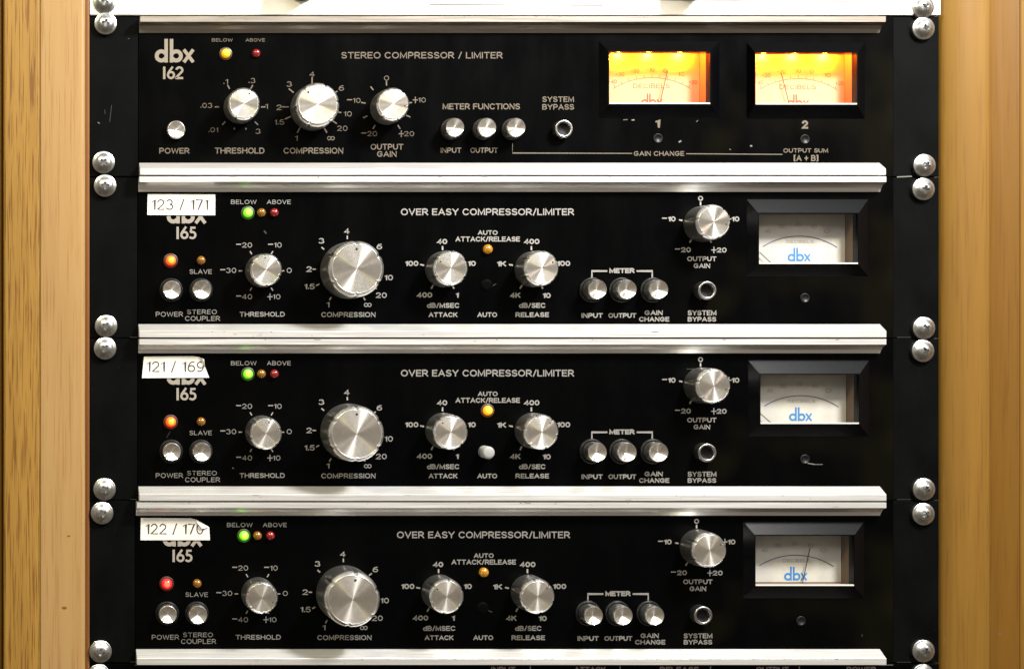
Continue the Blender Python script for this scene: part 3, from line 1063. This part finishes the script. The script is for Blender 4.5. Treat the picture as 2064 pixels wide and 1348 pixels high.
for s, x, y in (('0', 779, 158), ('-10', 713, 203), ('+10', 845, 202), ('-20', 744, 270), ('+20', 819, 270)):
    I.num(s, x, y, 10, bold=0.0)
for a in (0, -38, -80, -115, -148, 148, 113, 80):
    I.tick(779, 216, a, 43, 52)
# chips and dust below the meters
for p, q, w in (((1256, 242), (1265, 241.5), 1.3), ((1273, 242.5), (1279, 242), 2.4), ((1368, 287), (1373, 284), 3), ((1512, 295), (1516, 294), 3), ((1470, 301), (1473, 302), 1.6), ((1403, 246), (1407, 243), 1.2)):
    I.stroke([p, q], w, M_scuff if w > 2 else M_tan)
link('front_panel', mb.mesh('front_panel', recalc=False), u)
ears(u, O, 181, 279.5, 1800, 1893, B[0], B[1] - 1, M_ear,
     [((197, 247), (201, 249), 1.8, M_scuff), ((211, 221), (212, 230), 1.2, M_scratch), ((225, 212), (221, 246), 1.2, M_scratch),
      ((258, 79), (261, 78), 2, M_scratch), ((1808, 357.0), (1838, 355.6), 2.2, M_scuff)])
rails(u, O, B[0] + 4.5, B[1] - 0.2, 280, 1772, M_dimrail)
for px, py, t in ((213, 47, 15), (209, 327, 40), (1864, 57, 70), (1866, 333, 30)):
    screw(u, O, px, py, t)
lamp('indicator_light', u, O, 455, 108.5, 'yellow', 9.0, 'lit yellow indicator light')
lamp('indicator_light', u, O, 516, 108.5, 'red_off', 8.5, 'unlit red indicator light')
KH, CH = 0.0163, 0.0222
knob('threshold_knob', u, O, 484, 217, 33.5, KH * 0.9, 30)
knob('compression_knob', u, O, 630, 219, 45, KH * 0.95, -38)
knob('output_gain_knob', u, O, 779.5, 218, 34, KH * 0.95, 100)
button('push_button', u, O, 354, 263, 18.5, 0.0035, 0.001)
for x in (909, 973, 1031.5):
    button('push_button', u, O, x, 261, 19.5, 0.0085, 22)
hollow_button('bypass_button', u, O, 1131, 262, 18, 0.0048)
hole_screw(u, O, 1326, 279)
hole_screw(u, O, 1622, 281)
meter(u, O, WIN1, (1207, 1450, 84, 238), 1412, lit=0.26, needle=((1331, 205), (1345.5, 143)), print_kind='full')
meter(u, O, WIN2, (1505, 1743, 86, 240), 1704, lit=0.28, needle=((1590, 207), (1575, 149)), print_kind='full')


# ------------------------------------------------------------------ three alike compressors, each with its own label, lights and settings
def compressor(dx, dy, b0, b1, label, lights, settings, needle, sticker, auto, screws, scuffs, win):
    u, O = unit('compressor', 1036 + dx, b1 - 1, label, 'audio unit', 'black compressors with a paper number label and one unlit meter')
    mb = MB()
    hw = hole(win)
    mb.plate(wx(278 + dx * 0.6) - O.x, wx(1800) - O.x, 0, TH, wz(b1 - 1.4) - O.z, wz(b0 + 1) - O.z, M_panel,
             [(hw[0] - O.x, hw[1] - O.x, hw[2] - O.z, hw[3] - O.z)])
    I = Ink(mb, O, 0.00006, M_ink, dx, dy)
    I.logo(336, 450.5, m=M_tan3)
    I.digits('5', 355.5, 482, M_tan3)
    I.text('BELOW', 465.5, 517, 403, 411.5, 0.0)
    I.text('ABOVE', 538, 586, 403, 411.5, 0.0)
    I.text('OVER EASY COMPRESSOR/LIMITER', 808, 1157, 420.5, 434, 0.012)
    I.text('SLAVE', 382, 427, 543, 552, 0.0)
    I.text('POWER', 314, 369, 628.5, 638, 0.0)
    I.text('STEREO', 377, 437, 624, 633, 0.0)
    I.text('COUPLER', 373, 443.5, 637, 646.5, 0.0)
    I.text('THRESHOLD', 483, 574, 628.5, 638)
    I.text('COMPRESSION', 647.5, 757, 629, 639)
    I.text('AUTO', 963, 1003, 464.5, 473.5, 0.02)
    I.text('ATTACK/RELEASE', 918, 1048, 477, 487, 0.02)
    I.text('dB/MSEC', 860.5, 926, 610.5, 620.5, 0.02)
    I.text('ATTACK', 864, 922, 629.5, 639, 0.02)
    I.text('AUTO', 962, 1002, 629.5, 639, 0.02)
    I.text('dB/SEC', 1046, 1099.5, 610.5, 620.5, 0.02)
    I.text('RELEASE', 1039, 1106.5, 629.5, 639, 0.02)
    I.text('METER', 1228, 1279, 540.5, 550.5, 0.035)
    I.stroke([(1193, 562), (1193, 546.3), (1224, 546.3)], 3.3)
    I.stroke([(1283, 546.3), (1314.5, 546.3), (1314.5, 562)], 3.3)
    I.text('INPUT', 1172, 1215, 631, 640.5, 0.025)
    I.text('OUTPUT', 1226, 1282.5, 631, 640.5, 0.025)
    I.text('GAIN', 1299, 1336, 625.5, 635, 0.025)
    I.text('CHANGE', 1288, 1349, 638.5, 648, 0.025)
    I.text('OUTPUT', 1385, 1444, 517, 526.5, 0.02)
    I.text('GAIN', 1398, 1431.5, 531, 540.5, 0.02)
    I.text('SYSTEM', 1386, 1444, 625.5, 635.5, 0.02)
    I.text('BYPASS', 1386, 1443.5, 638.5, 648, 0.02)
    for s, x, y in (('-20', 492, 494), ('-10', 554, 494), ('-30', 460, 545), ('0', 583, 545), ('-40', 492, 598), ('+10', 552, 598)):
        I.num(s, x, y, 10, bold=0.0)
    for a in (-30, 30, -90, 90, -150, 150):
        I.tick(527, 546, a, 39, 46, 2.2)
    for s, x, y in (('4', 699, 466), ('3', 648, 485.5), ('2', 623, 542.5), ('1.5', 624, 577.5), ('1', 661, 614), ('~', 739.5, 614.5), ('20', 768.5, 595), ('10', 783.5, 559.5), ('6', 764.5, 497)):
        I.num(s, x, y, 11, bold=0.012)
    for a in (0, -48, -88, -116, -149, 149, 122, 101, 55):
        I.tick(700, 545, a, 63, 70, 2.6)
    for s, x, y in (('40', 891, 486.8), ('100', 830, 531), ('10', 951, 531), ('400', 855.5, 594.5), ('1', 921.5, 595)):
        I.num(s, x, y, 10.5, bold=0.03)
    for a in (0, -79, 79, -150, 150):
        I.tick(892, 542, a, 38, 46, 3)
    for s, x, y in (('400', 1071.5, 486.8), ('100', 1136, 531), ('4K', 1038.5, 595), ('10', 1102, 595.5)):
        I.num(s, x, y, 10.5, bold=0.03)
    I.text('1K', 1002, 1020, 526.5, 537, 0.03)
    for a in (0, -79, 79, -150, 150):
        I.tick(1071, 542, a, 38, 46, 3)
    for s, x, y in (('0', 1412, 400), ('-10', 1348, 441.5), ('+10', 1477, 441.5), ('-20', 1376.5, 503.5), ('+20', 1449, 504)):
        I.num(s, x, y, 10, bold=0.025)
    for a in (0, -80, 80, -150, 150):
        I.tick(1412, 451, a, 37, 44, 3)
    for s in scuffs:
        I.stroke(s[0:2], s[2], s[3])
    link('front_panel', mb.mesh('front_panel', recalc=False), u)
    ears(u, O, 181 + dx * 0.5, 278 + dx * 0.6, 1800, 1893, b0, b1 - 1, M_ear,
         [((1808, b1 - 2.2), (1836, b1 - 2.4), 1.2, M_scratch), ((262, b1 - 3), (276, b1 - 2), 1.6, M_scratch)])
    rails(u, O, b0, b1 - 0.4, 278.5 + dx * 0.6, 1773)
    for px, py, t in screws:
        screw(u, O, px, py, t)
    q = lambda x, y: (x + dx, y + dy)
    for name, (x, y, r) in (('below', (499.5, 429, 9.6)), ('mid', (526.5, 429, 8.8)), ('above', (552.5, 429, 8.8)), ('power', (344, 525.5, 10.2)),
                            ('slave', (405, 525, 8.8)), ('auto', (982.5, 502.5, 9.6))):
        kind = lights[name]
        words = {'green': 'lit green', 'orange': 'lit orange', 'red': 'lit red', 'amber': 'lit amber', 'amber_off': 'unlit amber', 'amber_dim': 'dim amber', 'red_off': 'unlit red'}[kind]
        lamp('indicator_light', u, O, *q(x, y), kind, r, words + ' indicator light')
    knob('threshold_knob', u, O, *q(527.5, 546), 33.5, KH * 0.95, settings[0])
    knob('compression_knob', u, O, *q(702, 545.5), 57.0, CH, settings[1])
    knob('attack_knob', u, O, *q(893, 543), 36, KH, settings[2])
    knob('release_knob', u, O, *q(1073, 543), 36, KH, settings[3])
    knob('output_gain_knob', u, O, *q(1413.5, 452), 36, KH, settings[4])
    button('power_button', u, O, *q(344.5, 584.5), 19.0, 0.0055, 24)
    button('coupler_button', u, O, *q(404.5, 584.5), 19.5, 0.0072, 24)
    for x in (1192, 1251.5, 1314.5):
        button('meter_button', u, O, *q(x, 584.5), 19.8, 0.0098, 25.5)
    hollow_button('bypass_button', u, O, *q(1416, 586), 18.5)
    if auto:
        b = cached('auto', lambda: auto_mesh())
        link('auto_button', b, u, W(*q(976, 585.5)) - O)
    else:
        link('auto_button', cached('auto_in', lambda: auto_in_mesh()), u, W(*q(981, 575)) - O)
    hole_screw(u, O, 1622 + dx, 600.5 + dy)
    meter(u, O, win, (win[0] - 25, win[1] + 21, win[2] - 29, win[3] + 25), win[1] - 21, needle=needle)
    paper_label(u, O, *sticker)
    return u


def auto_mesh():
    mb = MB()
    r = 12.5 * S
    mg = cached('grey', lambda: mat('grey_plastic', (0.25, 0.255, 0.25), 0.5))
    mb.lathe([(r, 0), (r, 0.0078), (r * 0.86, 0.0090), (r * 0.7, 0.0092), (0, 0.0093)], mg, 40)
    return mb.mesh('auto_button', 40, recalc=False)


def auto_in_mesh():
    mb = MB()
    r = 12.5 * S
    mb.lathe([(r, 0), (r * 0.98, 0.0002), (r * 0.5, 0.00024), (0, 0.00026)], M_dark, 40)
    return mb.mesh('auto_button', 40, recalc=False)


def paper_label(u, O, pts, words, wbox, fold, lift):
    """A paper number label stuck over the maker's mark; fold: the loose corner curling forward."""
    mb = MB()
    f = 0.0006
    I = Ink(mb, O, f, M_paper)
    nx = 8
    I.poly(pts)
    # paper thickness
    n = len(pts)
    for i in range(n):
        a, b = pts[i], pts[(i + 1) % n]
        p, q = I.place(*a), I.place(*b)
        mb.face([p, q, q + Vector((0, f - 0.00008, 0)), p + Vector((0, f - 0.00008, 0))], M_paper)
    J = Ink(mb, O, f + 0.00006, M_toner)
    J.text(words, *wbox, bold=-0.004)
    if fold:
        # curled strip: hinge line a-b, tip c bending out of the panel and over the print
        a, b, c = [Vector((W(x, y).x, -f - 0.0001, W(x, y).z)) - O for x, y in fold]
        steps = 7
        prev = None
        for i in range(steps + 1):
            t = i / steps
            e1 = a.lerp(c, t)
            e2 = b.lerp(c, t)
            bulge = lift * math.sin(math.pi * min(1, t * 0.62))
            e1 = e1 + Vector((0, -bulge, 0))
            e2 = e2 + Vector((0, -bulge, 0))
            if prev:
                mb.face([prev[0], prev[1], e2, e1] if i < steps else [prev[0], prev[1], e1], M_paper, True)
            prev = (e1, e2)
    link('paper_label', mb.mesh('paper_label', recalc=False), u)


compressor(0, 0, B[1], B[2], 'black compressor with an uncut white 123 / 171 label, right below the orange-metered unit',
           dict(below='green', mid='amber_off', above='red_off', power='orange', slave='amber_off', auto='amber_dim'),
           (-5, 0, -58, 62, 100), ((1531, 508.5), (1554, 530)),
           ([(297.5, 391.5), (433.7, 392.3), (433.5, 434.2), (296.8, 433.5)], '123 / 171', (306, 419, 402, 423.5), None, 0),
           False, ((212, 374, 0), (214, 657, 25), (1864, 381, 10), (1865, 661, 60)),
           (((532, 465), (537, 471), 3, M_scratch), ((993, 576), (1000, 572), 1.5, M_scratch)), (1530, 1729, 431, 532))
compressor(0, 324.5, B[2], B[3], 'black compressor with a white 121 / 169 label and bright amber centre light',
           dict(below='green', mid='amber_off', above='red_off', power='orange', slave='amber_off', auto='amber'),
           (15, 0, -42, 42, 105), ((1531, 832), (1554, 852)),
           ([(290, 718.5), (388, 717.5), (402, 719.5), (408, 727), (421.7, 761), (286, 761.7)], '121 / 169', (295.5, 411.7, 728, 749.5),
            [(399, 718.5), (413, 741), (410.5, 724)], 0.0012),
           True, ((212, 702, 35), (211, 986, 60), (1863, 707, 75), (1865, 986, 20)),
           (((1627, 608.5), (1642, 611), 1.6, M_ink), ((1642, 611), (1658, 611), 1.3, M_scuff), ((343, 545), (336, 557), 1.0, M_scratch), ((1384, 419), (1402, 419), 1, M_scratch), ((468, 618), (471, 619), 2, M_scuff)),
           (1533, 1731, 755, 854))
compressor(-8, 650, B[3], B[4], 'black compressor with a white 122 / 170 label, its meter needle swung to the middle',
           dict(below='green', mid='amber_off', above='red_off', power='red', slave='amber_off', auto='amber_dim'),
           (110, 8, -52, 48, 60), ((1616, 1181), (1632.6, 1104)),
           ([(283.7, 1043), (384, 1043.8), (396, 1047), (421.5, 1061.7), (423, 1087.8), (283, 1087.8)], '122 / 170', (293.5, 410, 1054.5, 1076),
            [(392, 1045.5), (421, 1061.5), (406, 1064.5)], 0.0011),
           False, ((206, 1034, 65), (203, 1313, 10), (1864, 1036, 40), (1864, 1312, 15)),
           (((984, 576), (1000, 583), 2, M_scratch), ((1745, 628), (1746, 632), 2, M_scratch)), (1523, 1721, 1079, 1180))

# ------------------------------------------------------------------ the unit that just shows along the bottom edge
u, O = unit('black_unit', 1030, 1660, 'black rack unit along the very bottom, only the tops of its white words in view', 'audio unit')
mb = MB()
b0 = B[4] + 1.0
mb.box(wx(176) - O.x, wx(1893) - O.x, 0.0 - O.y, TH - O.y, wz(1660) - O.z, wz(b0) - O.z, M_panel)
bmesh.ops.bevel(mb.bm, geom=list(mb.bm.edges), offset=0.00025, segments=1, affect='EDGES')
I = Ink(mb, O, 0.00006, M_ink)
I.stroke([(272, b0 + 2.2), (1800, b0 + 2.2)], 1.3, M_scuff)
for s, a, b in (('INPUT', 990, 1039), ('ATTACK', 1157.5, 1221), ('RELEASE', 1330, 1408.5), ('OUTPUT', 1524, 1590), ('POWER', 1706.5, 1766)):
    I.text(s, a, b, 1343, 1353, 0.025)
for x in (1069, 1250, 1432, 1611):
    I.stroke([(x, 1341.5), (x, 1420)], 2)
link('front_panel', mb.mesh('front_panel', recalc=False), u)
for px, py, t in ((200, 1361, 0), (1863, 1361, 0)):
    screw(u, O, px, py, t)
